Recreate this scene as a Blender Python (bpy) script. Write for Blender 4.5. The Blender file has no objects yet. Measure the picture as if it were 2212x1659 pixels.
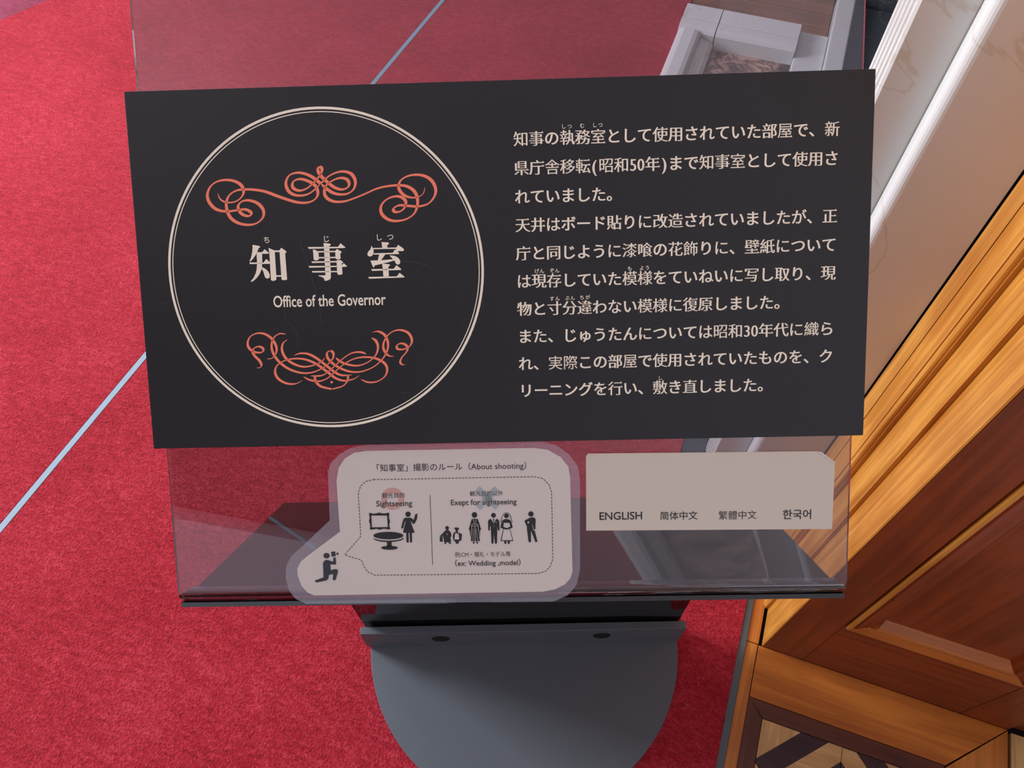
import bpy, bmesh, math, random
from mathutils import Vector, Matrix
from mathutils.geometry import tessellate_polygon
random.seed(4)
SC = bpy.context.scene
COL = SC.collection

D={'FR': {'O': [-0.37165,0.18476,0.85564],'n': [0.198356,-0.622588,0.756993],'r': [0.94097,0.337098,0.030682],'u': [-0.274283,0.706222,0.652702]},
 'O': [190.63,-45.24,9.176375,4.79995],
 'PH': 0.2763346594023961,
 'PW': 0.5646811536664291,
 'R': [[0.942706,-0.277648,0.18498],[0.333624,0.786197,-0.520182],[-0.001003,0.552092,0.833782]],
 'S_DL': [-0.37113,0.2795,0.09],
 'S_DR': [0.14501,0.4644,0.09],
 'S_FL': [-0.38473,0.27462,0.5609],
 'S_FR': [0.13091,0.45935,0.57771],
 'S_L': [-0.32694,0.0943,0.76953],
 'S_R': [0.18871,0.27903,0.78635],
 'X': [267.38,-46.01],
 'bot': [[[87.88,63.64],[90.5,63.82],[91.82,65.92],[90.28,69.49],[86.97,73.09],[85.43,76.66],[87.39,79.55],[91.0,80.41],[93.84,78.82],[93.69,76.48],[90.68,75.6],[86.02,76.64],[82.67,79.66],[82.01,83.78],[84.44,88.41],[89.91,90.86],[95.77,90.26],[100.85,86.87],[104.05,81.53],[104.58,76.83],[102.55,72.76],[99.82,70.7],[96.26,70.54]],[[112.79,89.53],[108.13,90.22],[103.24,87.41],[100.87,81.6],[101.64,75.13],[105.6,68.57],[112.92,62.51],[122.18,59.01],[130.45,58.83],[137.66,61.04],[144.01,64.8],[148.5,69.41],[149.51,72.91],[148.68,75.04],[147.19,75.78]],[[113.72,85.42],[110.01,82.57],[108.86,77.32],[111.1,71.39],[116.71,66.56],[124.81,63.68],[133.14,64.68],[139.19,67.26],[142.66,70.36]],[[118.26,72.77],[123.07,74.31],[129.53,73.7],[135.82,70.27],[142.59,64.83],[149.37,59.14],[155.13,56.3],[163.39,56.36]],[[123.59,52.82],[118.11,50.33],[111.02,50.71],[104.72,54.4],[102.33,59.78],[104.2,65.06],[110.95,69.04],[119.3,70.28],[127.5,69.28],[135.55,65.57],[143.48,59.5],[150.28,54.04],[157.26,51.88],[164.41,53.15],[169.27,56.0]],[[133.64,56.75],[134.2,52.01],[138.11,47.77],[146.51,45.46]]],
 'botc': 146.85,
 'dash': [[175.95,-29.12],[305.76,-29.1],[312.35,-30.69],[317.23,-35.87],[319.11,-42.14],[319.17,-71.29],[319.16,-97.87],[317.16,-103.66],[313.16,-108.03],[306.96,-109.92],[173.34,-109.4],[167.81,-106.62],[164.63,-101.88],[162.98,-96.35],[149.29,-91.7],[163.28,-76.21],[163.2,-57.15],[162.9,-40.52],[165.1,-34.28],[169.76,-30.38],[175.95,-29.12]],
 'div': [[220.86,-42.68],[221.31,-42.69],[221.28,-101.0],[220.83,-101.0]],
 'dot': [146.8,50.91],
 'flapq': [[530.14,-12.63],[533.4,-13.24],[544.23,-21.47],[542.83,-21.89],[538.98,-19.58]],
 'furi': [['し',332.92,240.89],['し',356.3,241.22],['し',405.65,48.41],['つ',337.49,240.76],['つ',360.65,241.23],['む',346.9,241.07],['げ',310.65,133.55],['ん',314.58,133.46],['ん',326.3,133.53],['ん',326.31,112.17],['ん',337.93,112.26],['ぞ',322.37,133.63],['も',382.26,133.74],['よ',391.47,133.94],['う',395.69,133.98],['す',322.0,112.06],['ぶ',333.81,112.29],['ち',345.17,112.41],['が',349.68,112.49]],
 'icons': [[[[170.88,-56.8],[173.14,-56.84],[173.71,-57.46],[176.81,-57.27],[178.26,-56.68],[180.4,-56.72],[181.56,-57.35],[185.13,-57.29],[185.63,-56.81],[187.64,-56.97],[187.19,-59.15],[172.69,-58.91],[171.49,-59.13],[171.04,-58.39]],[[170.93,-58.39],[172.7,-58.66],[172.81,-68.94],[173.09,-70.66],[170.94,-70.75],[171.37,-69.16],[171.39,-66.22],[170.66,-64.01],[170.71,-63.03],[171.4,-60.84]],[[185.53,-58.88],[187.33,-58.67],[186.98,-61.1],[187.75,-63.56],[187.52,-65.02],[186.98,-66.48],[187.15,-68.2],[187.75,-70.66],[185.48,-70.75],[185.69,-68.91]],[[172.7,-68.82],[185.81,-68.79],[185.49,-70.62],[183.36,-70.22],[181.7,-70.19],[179.52,-70.89],[178.33,-70.75],[176.69,-70.11],[172.85,-70.66]]],
           [[[198.17,-76.16],[197.84,-76.85],[196.9,-77.5],[195.41,-78.07],[193.45,-78.54],[191.1,-78.88],[188.5,-79.07],[185.76,-79.1],[183.03,-78.98],[180.44,-78.7],[178.13,-78.29],[176.2,-77.76],[174.77,-77.14],[173.89,-76.46],[173.61,-75.75],[173.95,-75.06],[174.89,-74.41],[176.39,-73.84],[178.35,-73.37],[180.7,-73.04],[183.3,-72.85],[186.04,-72.82],[188.76,-72.94],[191.35,-73.21],[193.66,-73.63],[195.58,-74.16],[197.01,-74.78],[197.89,-75.45]],[[173.48,-77.67],[175.1,-78.68],[179.12,-79.73],[185.71,-80.33],[192.48,-79.95],[196.82,-78.91],[198.3,-77.71],[198.0,-79.18],[195.56,-80.37],[191.23,-81.16],[185.66,-81.39],[180.01,-80.98],[175.76,-79.92],[173.9,-78.78]],[[184.43,-81.05],[188.25,-81.11],[188.31,-85.18],[184.37,-85.11]],[[193.28,-86.37],[193.02,-86.8],[192.32,-87.19],[191.2,-87.52],[189.75,-87.76],[188.08,-87.9],[186.28,-87.93],[184.49,-87.85],[182.82,-87.65],[181.4,-87.36],[180.31,-87.0],[179.64,-86.58],[179.42,-86.14],[179.68,-85.71],[180.39,-85.32],[181.51,-84.99],[182.95,-84.75],[184.63,-84.61],[186.43,-84.58],[188.22,-84.67],[189.88,-84.86],[191.3,-85.15],[192.39,-85.51],[193.06,-85.93]]],
           [[[204.85,-58.36],[204.72,-59.05],[204.38,-59.67],[203.88,-60.16],[203.26,-60.47],[202.58,-60.56],[201.91,-60.44],[201.31,-60.11],[200.85,-59.61],[200.56,-58.98],[200.48,-58.28],[200.62,-57.59],[200.96,-56.97],[201.46,-56.49],[202.08,-56.18],[202.76,-56.08],[203.43,-56.2],[204.02,-56.53],[204.49,-57.03],[204.77,-57.66]],[[200.41,-61.21],[204.92,-61.29],[206.07,-62.16],[206.75,-63.15],[207.5,-62.18],[208.07,-59.75],[208.84,-58.18],[210.62,-58.21],[209.99,-59.3],[210.19,-60.28],[209.62,-62.71],[208.08,-65.61],[207.33,-66.46],[206.14,-66.44],[205.58,-65.57],[204.81,-64.09],[204.96,-66.3],[207.51,-73.93],[197.87,-73.77],[199.57,-67.18],[200.28,-64.26],[199.79,-64.74],[198.4,-69.61],[197.65,-70.38],[196.83,-70.08],[196.75,-69.1],[198.42,-63.25],[199.2,-61.8]],[[200.5,-73.57],[202.52,-73.6],[202.24,-81.71],[201.45,-82.19],[200.75,-81.93],[200.43,-80.94]],[[203.28,-73.62],[205.14,-73.65],[205.01,-81.51],[204.08,-82.23],[203.25,-81.97]]],[[[235.56,-70.27],[235.47,-70.74],[235.23,-71.15],[234.87,-71.48],[234.42,-71.69],[233.93,-71.75],[233.44,-71.67],[233.0,-71.45],[232.66,-71.11],[232.45,-70.69],[232.39,-70.22],[232.48,-69.75],[232.72,-69.34],[233.09,-69.01],[233.54,-68.8],[234.03,-68.74],[234.52,-68.82],[234.95,-69.04],[235.29,-69.38],[235.5,-69.8]],[[233.19,-71.8],[234.72,-71.83],[236.59,-73.75],[237.23,-75.65],[237.08,-77.33],[236.38,-78.58],[236.8,-82.38],[230.99,-82.29],[230.97,-79.97],[230.37,-76.8],[230.08,-76.38],[230.0,-81.43],[229.88,-81.85],[227.54,-81.7],[227.93,-76.55],[229.18,-75.83],[230.87,-74.08]],[[232.01,-82.3],[233.24,-82.32],[232.79,-83.37],[230.93,-84.08],[231.15,-83.55]],[[234.56,-82.34],[235.48,-82.36],[237.06,-83.75],[236.85,-84.07],[235.03,-83.41]]],
           [[[239.55,-70.34],[240.57,-70.25],[241.7,-69.95],[242.91,-70.29],[243.81,-70.62],[243.48,-71.35],[242.42,-72.9],[242.6,-73.43],[244.68,-75.35],[245.99,-75.59],[245.22,-80.62],[244.69,-81.35],[243.57,-81.33],[242.57,-83.74],[240.74,-83.71],[239.9,-81.38],[239.09,-81.26],[238.74,-79.46],[238.29,-77.56],[238.54,-76.3],[239.42,-74.22],[240.87,-73.4],[240.99,-72.88],[240.23,-71.29]]],[[[258.73,-59.89],[258.59,-60.63],[258.26,-61.29],[257.75,-61.81],[257.12,-62.14],[256.42,-62.25],[255.74,-62.12],[255.13,-61.77],[254.65,-61.23],[254.35,-60.56],[254.27,-59.81],[254.4,-59.07],[254.74,-58.41],[255.24,-57.89],[255.88,-57.56],[256.57,-57.45],[257.25,-57.58],[257.86,-57.93],[258.34,-58.47],[258.64,-59.15]],[[254.21,-63.15],[259.08,-63.13],[260.0,-66.18],[261.56,-72.07],[260.84,-72.47],[260.28,-77.71],[259.76,-77.91],[260.36,-81.81],[252.93,-81.69],[253.25,-77.81],[252.66,-77.38],[252.2,-72.33],[251.4,-72.0]],[[254.45,-82.14],[256.07,-82.17],[255.83,-83.53],[255.2,-84.15],[254.61,-83.51]],[[257.09,-82.18],[258.62,-82.21],[258.46,-84.21],[257.46,-83.56]]],
           [[[273.84,-60.44],[273.73,-61.05],[273.44,-61.6],[273.0,-62.04],[272.45,-62.31],[271.85,-62.4],[271.25,-62.29],[270.72,-62.0],[270.3,-61.55],[270.04,-60.99],[269.96,-60.37],[270.08,-59.76],[270.37,-59.21],[270.81,-58.77],[271.35,-58.5],[271.95,-58.41],[272.55,-58.52],[273.08,-58.81],[273.5,-59.26],[273.76,-59.82]],[[269.63,-63.24],[271.89,-67.05],[274.23,-63.32],[275.87,-64.2],[276.42,-65.55],[276.52,-72.63],[275.98,-73.35],[275.17,-72.97],[274.65,-69.91],[274.18,-83.61],[273.45,-84.34],[272.5,-84.08],[271.77,-75.97],[271.33,-83.57],[270.6,-84.29],[269.66,-83.91],[269.33,-69.82],[268.75,-69.56],[268.54,-72.74],[267.81,-73.34],[267.31,-72.72],[267.37,-65.39],[267.95,-64.06]],[[271.52,-63.15],[272.35,-63.16],[272.35,-64.99],[271.92,-65.96],[271.59,-64.98]]],
           [[[284.17,-61.05],[284.06,-61.65],[283.78,-62.19],[283.35,-62.61],[282.82,-62.88],[282.23,-62.96],[281.65,-62.86],[281.13,-62.57],[280.72,-62.14],[280.47,-61.59],[280.39,-60.99],[280.5,-60.39],[280.78,-59.85],[281.21,-59.43],[281.74,-59.16],[282.33,-59.07],[282.91,-59.18],[283.43,-59.46],[283.83,-59.9],[284.09,-60.45]],[[278.68,-65.1],[280.36,-63.91],[282.26,-63.7],[284.38,-64.1],[286.0,-65.46],[286.43,-66.93],[278.64,-66.8]],[[278.65,-66.31],[280.05,-67.07],[279.5,-69.99],[282.31,-71.38],[282.28,-72.6],[279.46,-71.82],[277.35,-70.93],[277.37,-69.95],[278.17,-66.55]],[[286.21,-66.44],[287.07,-70.11],[287.0,-71.09],[284.66,-71.91],[282.28,-72.6],[282.31,-71.38],[285.3,-70.09],[284.66,-67.15]],[[279.91,-81.99],[281.81,-82.02],[281.64,-84.22],[280.91,-84.65],[280.1,-83.95]],[[282.76,-82.03],[284.61,-82.06],[284.49,-84.03],[283.52,-84.7],[282.82,-84.24]],[[279.58,-71.7],[279.98,-71.71],[277.79,-81.46],[286.8,-81.49],[284.66,-71.78],[285.02,-71.67],[287.38,-81.99],[287.26,-82.23],[277.18,-82.07],[277.03,-81.7]],[[277.35,-66.41],[278.52,-62.17],[279.76,-59.64],[281.21,-58.45],[282.51,-58.11],[284.04,-58.62],[285.41,-60.34],[287.16,-66.21],[286.8,-66.45],[284.93,-60.58],[283.79,-58.98],[282.51,-58.47],[281.32,-58.81],[280.11,-59.89],[278.87,-62.42],[277.82,-66.54]]],
           [[[304.33,-59.89],[304.21,-60.58],[303.89,-61.19],[303.4,-61.68],[302.79,-61.99],[302.12,-62.09],[301.45,-61.96],[300.85,-61.64],[300.39,-61.13],[300.09,-60.51],[300.0,-59.81],[300.12,-59.13],[300.44,-58.51],[300.93,-58.02],[301.54,-57.72],[302.21,-57.62],[302.88,-57.74],[303.48,-58.07],[303.95,-58.57],[304.24,-59.2]],[[301.16,-62.92],[303.76,-62.6],[305.4,-63.36],[305.89,-64.58],[305.46,-72.13],[304.85,-73.05],[304.03,-72.59],[303.31,-67.46],[303.13,-70.38],[303.78,-73.32],[304.95,-73.83],[306.95,-82.67],[306.18,-83.52],[305.24,-83.26],[301.89,-73.54],[301.81,-82.83],[300.73,-83.68],[299.69,-82.55],[298.71,-72.75],[298.65,-70.06],[296.84,-66.13],[297.1,-65.16]]],[[[136.97,-92.11],[136.81,-92.82],[136.41,-93.46],[135.81,-93.96],[135.07,-94.28],[134.26,-94.38],[133.47,-94.25],[132.77,-93.91],[132.23,-93.39],[131.89,-92.74],[131.81,-92.03],[131.97,-91.31],[132.37,-90.67],[132.97,-90.17],[133.71,-89.86],[134.52,-89.76],[135.31,-89.88],[136.01,-90.22],[136.55,-90.74],[136.89,-91.39]],[[131.06,-98.44],[132.08,-96.57],[133.74,-95.65],[135.56,-95.91],[139.37,-97.39],[140.02,-93.86],[140.96,-93.4],[141.83,-94.12],[141.98,-99.09],[141.08,-99.78],[137.2,-99.49],[137.16,-104.46],[141.1,-103.57],[142.68,-104.07],[143.18,-105.5],[140.86,-112.6],[139.43,-113.41],[138.34,-112.32],[139.04,-107.81],[135.56,-108.47],[134.68,-112.03],[133.01,-113.19],[124.87,-114.85],[123.65,-114.0],[123.82,-113.05],[129.45,-111.0],[130.86,-110.54]],[[138.22,-88.87],[141.67,-88.57],[141.91,-92.59],[138.51,-93.0]],[[142.51,-89.88],[144.47,-89.73],[144.26,-91.44],[142.65,-91.58]]]],
 'label': [[347.04,-13.3],[348.71,-11.09],[530.14,-12.63],[533.42,-13.8],[544.23,-21.47],[543.54,-76.51],[346.56,-74.62]],
 'light': [[[[200.29,-64.14],[198.34,-71.08]],0.35],[[[204.8,-64.22],[205.91,-66.31]],0.35],[[[255.0,-63.58],[256.08,-65.07],[255.91,-67.15]],0.25],[[[257.85,-63.42],[256.94,-66.75]],0.25],[[[254.08,-67.44],[259.15,-67.46]],0.3],[[[254.03,-69.01],[259.11,-68.99]],0.3],[[[254.08,-67.44],[254.02,-69.22],[253.37,-77.39]],0.3],[[[258.95,-67.46],[260.09,-77.29]],0.3],[[[256.57,-69.05],[256.5,-81.65]],0.35],[[[254.97,-71.33],[255.15,-72.38],[254.67,-81.62]],0.25],[[[257.82,-71.38],[257.58,-72.42],[258.53,-81.68]],0.25],[[[233.48,-75.27],[234.28,-75.71]],0.8],[[[228.62,-77.19],[229.04,-76.99]],0.6],[[[273.33,-66.18],[274.16,-66.19]],0.6],[[[299.42,-67.27],[300.27,-66.19]],1.2],[[[271.74,-68.39],[272.09,-68.4]],0.4],[[[271.74,-69.98],[272.1,-69.99]],0.4],[[[240.65,-74.03],[241.41,-75.72]],0.5],[[[242.79,-74.06],[243.06,-75.12]],0.6]],
 'lightpoly': [[[240.07,-76.12],[240.92,-74.98],[242.14,-75.0],[243.23,-76.07],[243.41,-80.07],[239.74,-80.01]]],
 'ltxt': [['ENGLISH',374.48,-62.7,34.26],['简体中文',421.04,-63.27,29.96],['繁體中文',467.99,-63.61,30.19],['한국어',515.32,-63.85,22.42]],
 'office': [148.5,115.56],
 'paper': [[171.5,-5.5],[305.13,-5.57],[316.08,-7.12],[326.96,-13.49],[332.89,-21.47],[334.19,-30.52],[334.99,-108.6],[333.23,-114.41],[328.67,-119.61],[320.75,-123.6],[310.6,-125.56],[122.44,-125.99],[116.87,-123.54],[112.08,-117.55],[109.41,-108.66],[109.53,-102.79],[112.72,-96.97],[119.86,-91.23],[146.35,-72.11],[145.79,-29.37],[148.0,-19.19],[153.42,-11.37],[161.45,-6.66]],
 'pouch': [[169.52,-0.63],[310.72,-0.31],[323.82,-3.91],[333.58,-11.37],[340.58,-21.61],[342.09,-32.92],[341.16,-107.53],[338.2,-120.34],[330.78,-129.03],[319.45,-134.17],[115.16,-133.36],[106.28,-128.72],[101.57,-121.53],[99.37,-110.87],[100.58,-100.3],[105.06,-92.16],[114.61,-84.14],[138.42,-62.49],[139.24,-22.43],[141.5,-15.67],[149.15,-7.9],[158.3,-3.0]],
 'ring': [146.64917201817406,137.93492389161162,123.16741377619853],
 'rtxt': [['「知事室」撮影のルール（About shooting）',239.11,-20.08,120.1],['観光目的',191.31,-42.39,18.08],['Sightseeing',191.77,-49.84,29.28],['観光目的以外',266.71,-42.13,26.85],['Exept for sightseeing',264.26,-49.95,53.13],['例:CM・婚礼・モデル等',262.26,-92.91,45.42],['（ex: Wedding ,model）',266.2,-100.54,53.34]],
 'scr': [[[128.14,160.49],[133.45,142.16],[136.74,128.35],[139.07,117.94],[140.76,106.35],[141.42,97.05]],[[112.21,108.74],[114.06,100.57],[118.43,95.24],[121.61,89.33],[122.16,78.79]],[[207.12,144.36],[216.3,143.0],[225.41,139.94],[230.47,136.4]],[[16.27,115.59],[21.66,116.62]],[[251.67,95.72],[253.91,93.12]],[[201.64,41.11],[207.56,41.82]]],
 'tfuri': [['ち',102.21,162.83],['じ',148.5,162.45],['し',189.45,162.56],['つ',198.32,162.69]],
 'title': [[[90.86,159.41],[96.08,158.43],[96.89,157.56],[95.53,156.74],[94.24,153.78],[92.78,151.46],[90.63,148.73],[88.3,146.65],[87.65,146.77],[89.17,149.84],[90.33,154.09],[90.87,157.28]],[[94.02,153.68],[98.17,153.68],[100.05,155.88],[103.36,152.92],[102.88,152.29],[93.94,152.51]],[[93.62,152.62],[97.98,152.51],[97.69,147.06],[97.24,142.78],[96.62,140.01],[95.11,137.03],[92.72,134.08],[89.94,131.77],[88.13,130.95],[87.72,131.5],[90.1,134.14],[91.97,137.54],[92.94,140.74],[93.55,145.02],[93.62,149.3]],[[87.56,145.98],[98.74,145.71],[100.99,148.37],[103.56,145.85],[103.47,144.52],[87.95,144.73]],[[96.99,142.36],[99.73,140.79],[101.8,138.81],[102.96,136.41],[102.7,134.05],[100.99,133.12],[99.29,133.92],[98.75,135.65],[98.07,138.68],[96.91,141.07]],[[103.17,156.76],[107.19,154.96],[107.62,154.73],[107.96,153.23],[107.95,135.65],[107.84,132.21],[106.37,131.49],[104.82,131.31],[103.56,132.09],[103.64,143.7],[103.6,153.34]],[[107.4,154.74],[111.75,154.63],[111.67,153.35],[107.54,153.45]],[[111.54,154.64],[113.19,156.62],[117.04,153.75],[117.0,153.11],[115.96,152.18],[116.29,132.44],[115.59,131.81],[113.39,131.64],[111.9,132.33],[111.67,153.35]],[[107.73,135.66],[112.1,135.55],[112.03,134.37],[107.87,134.47]],[[133.95,156.64],[157.41,156.28],[159.5,158.88],[163.13,155.71],[162.56,155.19],[134.52,155.24]],[[146.28,159.42],[151.03,158.88],[151.86,158.12],[151.61,157.48],[150.6,156.87],[150.66,147.91],[150.79,136.13],[150.61,132.91],[150.0,131.63],[148.2,130.71],[145.78,130.34],[145.03,132.61],[143.12,133.63],[140.97,134.22],[141.0,134.75],[146.45,134.62],[146.44,154.42]],[[137.75,154.63],[139.05,154.49],[141.16,153.38],[142.01,153.03],[142.01,147.05],[141.21,146.43],[138.8,146.28],[137.97,146.94]],
           [[141.81,153.36],[155.29,153.24],[155.23,152.18],[141.76,152.29]],[[142.0,148.81],[155.05,148.66],[155.0,147.7],[141.94,147.8]],[[155.07,153.25],[156.56,154.59],[160.03,152.38],[160.0,151.95],[158.87,151.02],[159.0,147.28],[157.99,146.67],[155.39,146.84],[155.0,147.81]],[[136.04,145.6],[155.75,145.44],[155.69,144.37],[136.52,144.41]],[[155.31,145.45],[156.66,146.27],[158.61,146.12],[160.92,144.46],[159.67,143.42],[159.81,135.48],[158.9,134.86],[156.5,134.81],[155.69,136.01],[155.69,144.37]],[[133.66,142.12],[155.56,141.8],[155.51,140.84],[134.35,140.82]],[[159.59,141.92],[161.1,143.7],[163.7,141.39],[163.24,140.87],[159.64,140.74]],[[135.99,138.2],[155.78,137.83],[155.73,136.87],[136.43,137.01]],[[191.33,159.05],[196.61,158.6],[197.12,157.85],[196.77,157.22],[195.66,156.71],[195.77,154.27],[191.66,154.37]],[[184.52,154.65],[202.72,154.63],[202.67,153.57],[184.92,153.79]],[[183.31,156.49],[184.52,154.54],[184.9,153.47],[184.8,151.34],[184.28,149.44],[182.93,148.41],[181.4,148.23],[180.14,149.11],[179.98,150.4],[180.72,152.08],[182.3,153.54],[183.02,155.01]],[[202.24,153.68],[202.72,154.73],[204.1,156.61],[207.67,153.97],[208.49,152.89],[208.24,152.05],[207.14,151.65],[205.2,151.91],[203.45,151.53],[202.18,152.2]],[[184.66,150.6],[199.73,150.66],[201.35,153.07],[202.61,152.18],[204.69,150.22],[204.34,149.59],[185.16,149.63]],[[189.07,149.75],[193.94,149.63],[190.38,145.24],[187.77,145.09]],[[182.12,145.12],[189.94,145.14],[199.73,145.76],[200.78,144.77],[196.39,143.6],[191.34,142.54],[185.2,141.3],[184.71,139.92],[184.05,139.94],[183.26,141.56]],[[196.94,148.81],[200.5,148.4],[203.05,147.28],[204.71,145.53],[205.29,143.81],[204.79,142.11],[203.24,141.4],[201.76,142.4],[200.77,144.56],[199.52,145.87]],
           [[191.13,142.55],[196.32,142.0],[197.16,141.44],[196.91,140.8],[195.8,140.19],[195.88,132.05],[191.64,132.15]],[[182.36,138.59],[200.07,138.48],[202.03,141.11],[205.81,138.02],[205.35,137.39],[183.06,137.18]],[[179.79,132.64],[201.99,132.54],[204.39,135.27],[208.16,131.97],[207.6,131.55],[180.49,131.23]]],
 'top': [[[66.74,199.4],[67.42,196.03],[69.55,193.51],[73.49,191.95],[79.29,192.36],[84.1,195.04],[86.7,199.44],[85.32,204.49],[80.36,207.74],[73.54,208.92],[66.54,207.77],[61.08,204.02],[58.44,197.94],[59.64,192.31],[64.47,187.14],[71.86,185.26],[80.0,185.84],[86.4,186.46],[90.34,185.01],[91.6,183.07],[89.87,181.43],[86.09,181.97],[82.8,184.64],[81.71,188.94],[84.48,192.23],[89.74,193.21],[96.52,191.02],[100.82,186.2],[100.69,180.59],[96.12,176.2],[89.65,174.67],[81.63,176.0],[75.54,180.1],[72.86,186.36],[72.95,192.53],[75.61,197.49],[81.03,200.7],[87.99,201.41],[96.02,200.87],[103.97,199.21],[112.95,195.63],[121.96,192.38],[128.75,190.52],[135.64,190.34],[140.92,192.22],[143.76,195.72],[143.67,200.18],[141.56,203.57],[136.58,206.59],[130.93,208.07],[126.27,206.86],[124.6,203.79],[125.92,200.86],[130.42,199.41],[135.68,200.94],[140.47,204.49],[144.95,208.81],[146.93,211.41],[148.1,213.93],[147.75,216.04],[146.54,216.74]],[[146.42,204.33],[142.78,200.75],[137.18,197.0],[131.36,195.7],[125.65,196.41],[121.25,199.65],[119.75,205.25],[122.49,210.73],[128.35,212.8],[134.6,211.96],[140.62,209.14],[146.42,204.33]]],
 'topc': 146.54,
 'upv': [-0.028884,-0.010348,0.999529]}


# ---------------------------------------------------------------- camera, light, exposure
cam_d = bpy.data.cameras.new('camera'); cam_d.sensor_width = 36.0; cam_d.lens = 36.0*1662/2212
cam_d.clip_start = 0.02
cam = bpy.data.objects.new('camera', cam_d); COL.objects.link(cam); SC.camera = cam
cam.matrix_world = Matrix.Translation((0, 0, 1.40)) @ Matrix(D['R']).to_4x4()
SC.view_settings.view_transform = 'Standard'; SC.view_settings.look = 'None'
SC.view_settings.gamma = 1.0; SC.view_settings.use_curve_mapping = False
SC.view_settings.exposure = 0.24
SC.cycles.caustics_refractive = False; SC.cycles.caustics_reflective = False
wd = bpy.data.worlds.new('world'); SC.world = wd; wd.use_nodes = True
wd.node_tree.nodes['Background'].inputs[0].default_value = (0.80, 0.86, 1.0, 1)
wd.node_tree.nodes['Background'].inputs[1].default_value = 1.2
def area(name, loc, target, sx, sy, power, colr):
    l = bpy.data.lights.new(name, 'AREA'); l.shape = 'RECTANGLE'; l.size = sx; l.size_y = sy
    l.energy = power; l.color = colr
    o = bpy.data.objects.new(name, l); COL.objects.link(o); o.location = loc
    o.rotation_euler = (Vector(target)-Vector(loc)).to_track_quat('-Z', 'Y').to_euler()
    return o
# daylight through left and rear windows, plus an added ceiling fill
area('window_daylight', (-3.55, 0.75, 1.75), (0.3, 0.75, 1.55), 1.0, 1.7, 178, (0.86, 0.93, 1.0))
area('window_daylight', (-3.55, 2.75, 1.75), (0.3, 2.6, 1.0), 1.0, 1.7, 25, (0.86, 0.93, 1.0))
area('ceiling_fill_light', (-1.9, -1.6, 2.95), (-1.9, -1.0, 3.5), 2.2, 0.3, 15, (0.97, 0.95, 1.0))  # unseen upward lamp, added to brighten the ceiling

# ---------------------------------------------------------------- materials
def mat(name, base, rough=0.5, metallic=0.0, spec=0.5, **kw):
    m = bpy.data.materials.new(name); m.use_nodes = True
    b = m.node_tree.nodes['Principled BSDF']
    b.inputs['Base Color'].default_value = (*base, 1); b.inputs['Roughness'].default_value = rough
    b.inputs['Metallic'].default_value = metallic; b.inputs['Specular IOR Level'].default_value = spec
    for k, v in kw.items(): b.inputs[k.replace('_', ' ')].default_value = v
    return m
def N(m, t, **kw):
    n = m.node_tree.nodes.new(t)
    for k, v in kw.items(): setattr(n, k, v)
    return n
def L(m, a, b): m.node_tree.links.new(a, b)
def ramp(m, fac, stops):
    r = N(m, 'ShaderNodeValToRGB')
    while len(r.color_ramp.elements) < len(stops): r.color_ramp.elements.new(0.5)
    for e, (p, c) in zip(r.color_ramp.elements, stops): e.position = p; e.color = (*c, 1)
    L(m, fac, r.inputs[0]); return r
def coords(m, scale=(1, 1, 1), rot=(0, 0, 0)):
    t = N(m, 'ShaderNodeTexCoord'); mp = N(m, 'ShaderNodeMapping')
    mp.inputs['Scale'].default_value = scale; mp.inputs['Rotation'].default_value = rot
    L(m, t.outputs['Object'], mp.inputs[0]); return mp.outputs[0]
def noise(m, vec, scale, detail=4, rough=0.55, dist=0.0):
    n = N(m, 'ShaderNodeTexNoise'); n.inputs['Scale'].default_value = scale
    n.inputs['Detail'].default_value = detail; n.inputs['Roughness'].default_value = rough
    n.inputs['Distortion'].default_value = dist; L(m, vec, n.inputs['Vector']); return n.outputs['Fac']
def bump(m, h, strength, dist):
    b = N(m, 'ShaderNodeBump'); b.inputs['Strength'].default_value = strength
    b.inputs['Distance'].default_value = dist; L(m, h, b.inputs['Height'])
    L(m, b.outputs[0], m.node_tree.nodes['Principled BSDF'].inputs['Normal']); return b
def wood(name, dark, light, axis, rough=0.34, rotz=0.0, spec=0.5):
    m = mat(name, light, rough, 0, spec)
    s = {'x': (3, 60, 60), 'y': (60, 3, 60), 'z': (60, 60, 2.2)}[axis]
    v = coords(m, s, (0, 0, rotz)); n1 = noise(m, v, 1.0, 5, 0.6, 0.6)
    s2 = {'x': (12, 300, 300), 'y': (300, 12, 300), 'z': (300, 300, 10)}[axis]
    v2 = coords(m, s2, (0, 0, rotz)); n2 = noise(m, v2, 1.0, 2, 0.5)
    n3 = noise(m, coords(m, (1, 1, 1)), 7.0, 2)
    a = N(m, 'ShaderNodeMath', operation='MULTIPLY_ADD'); L(m, n2, a.inputs[0]); a.inputs[1].default_value = 0.30; L(m, n1, a.inputs[2])
    a2 = N(m, 'ShaderNodeMath', operation='MULTIPLY_ADD'); L(m, n3, a2.inputs[0]); a2.inputs[1].default_value = 0.5; L(m, a.outputs[0], a2.inputs[2])
    mid = tuple((p+q)/2 for p, q in zip(dark, light))
    r = ramp(m, a2.outputs[0], [(0.58, dark), (0.85, mid), (1.15 if False else 1.0, light)])
    L(m, r.outputs[0], m.node_tree.nodes['Principled BSDF'].inputs['Base Color'])
    bump(m, a.outputs[0], 0.12, 0.002)
    return m
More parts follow.
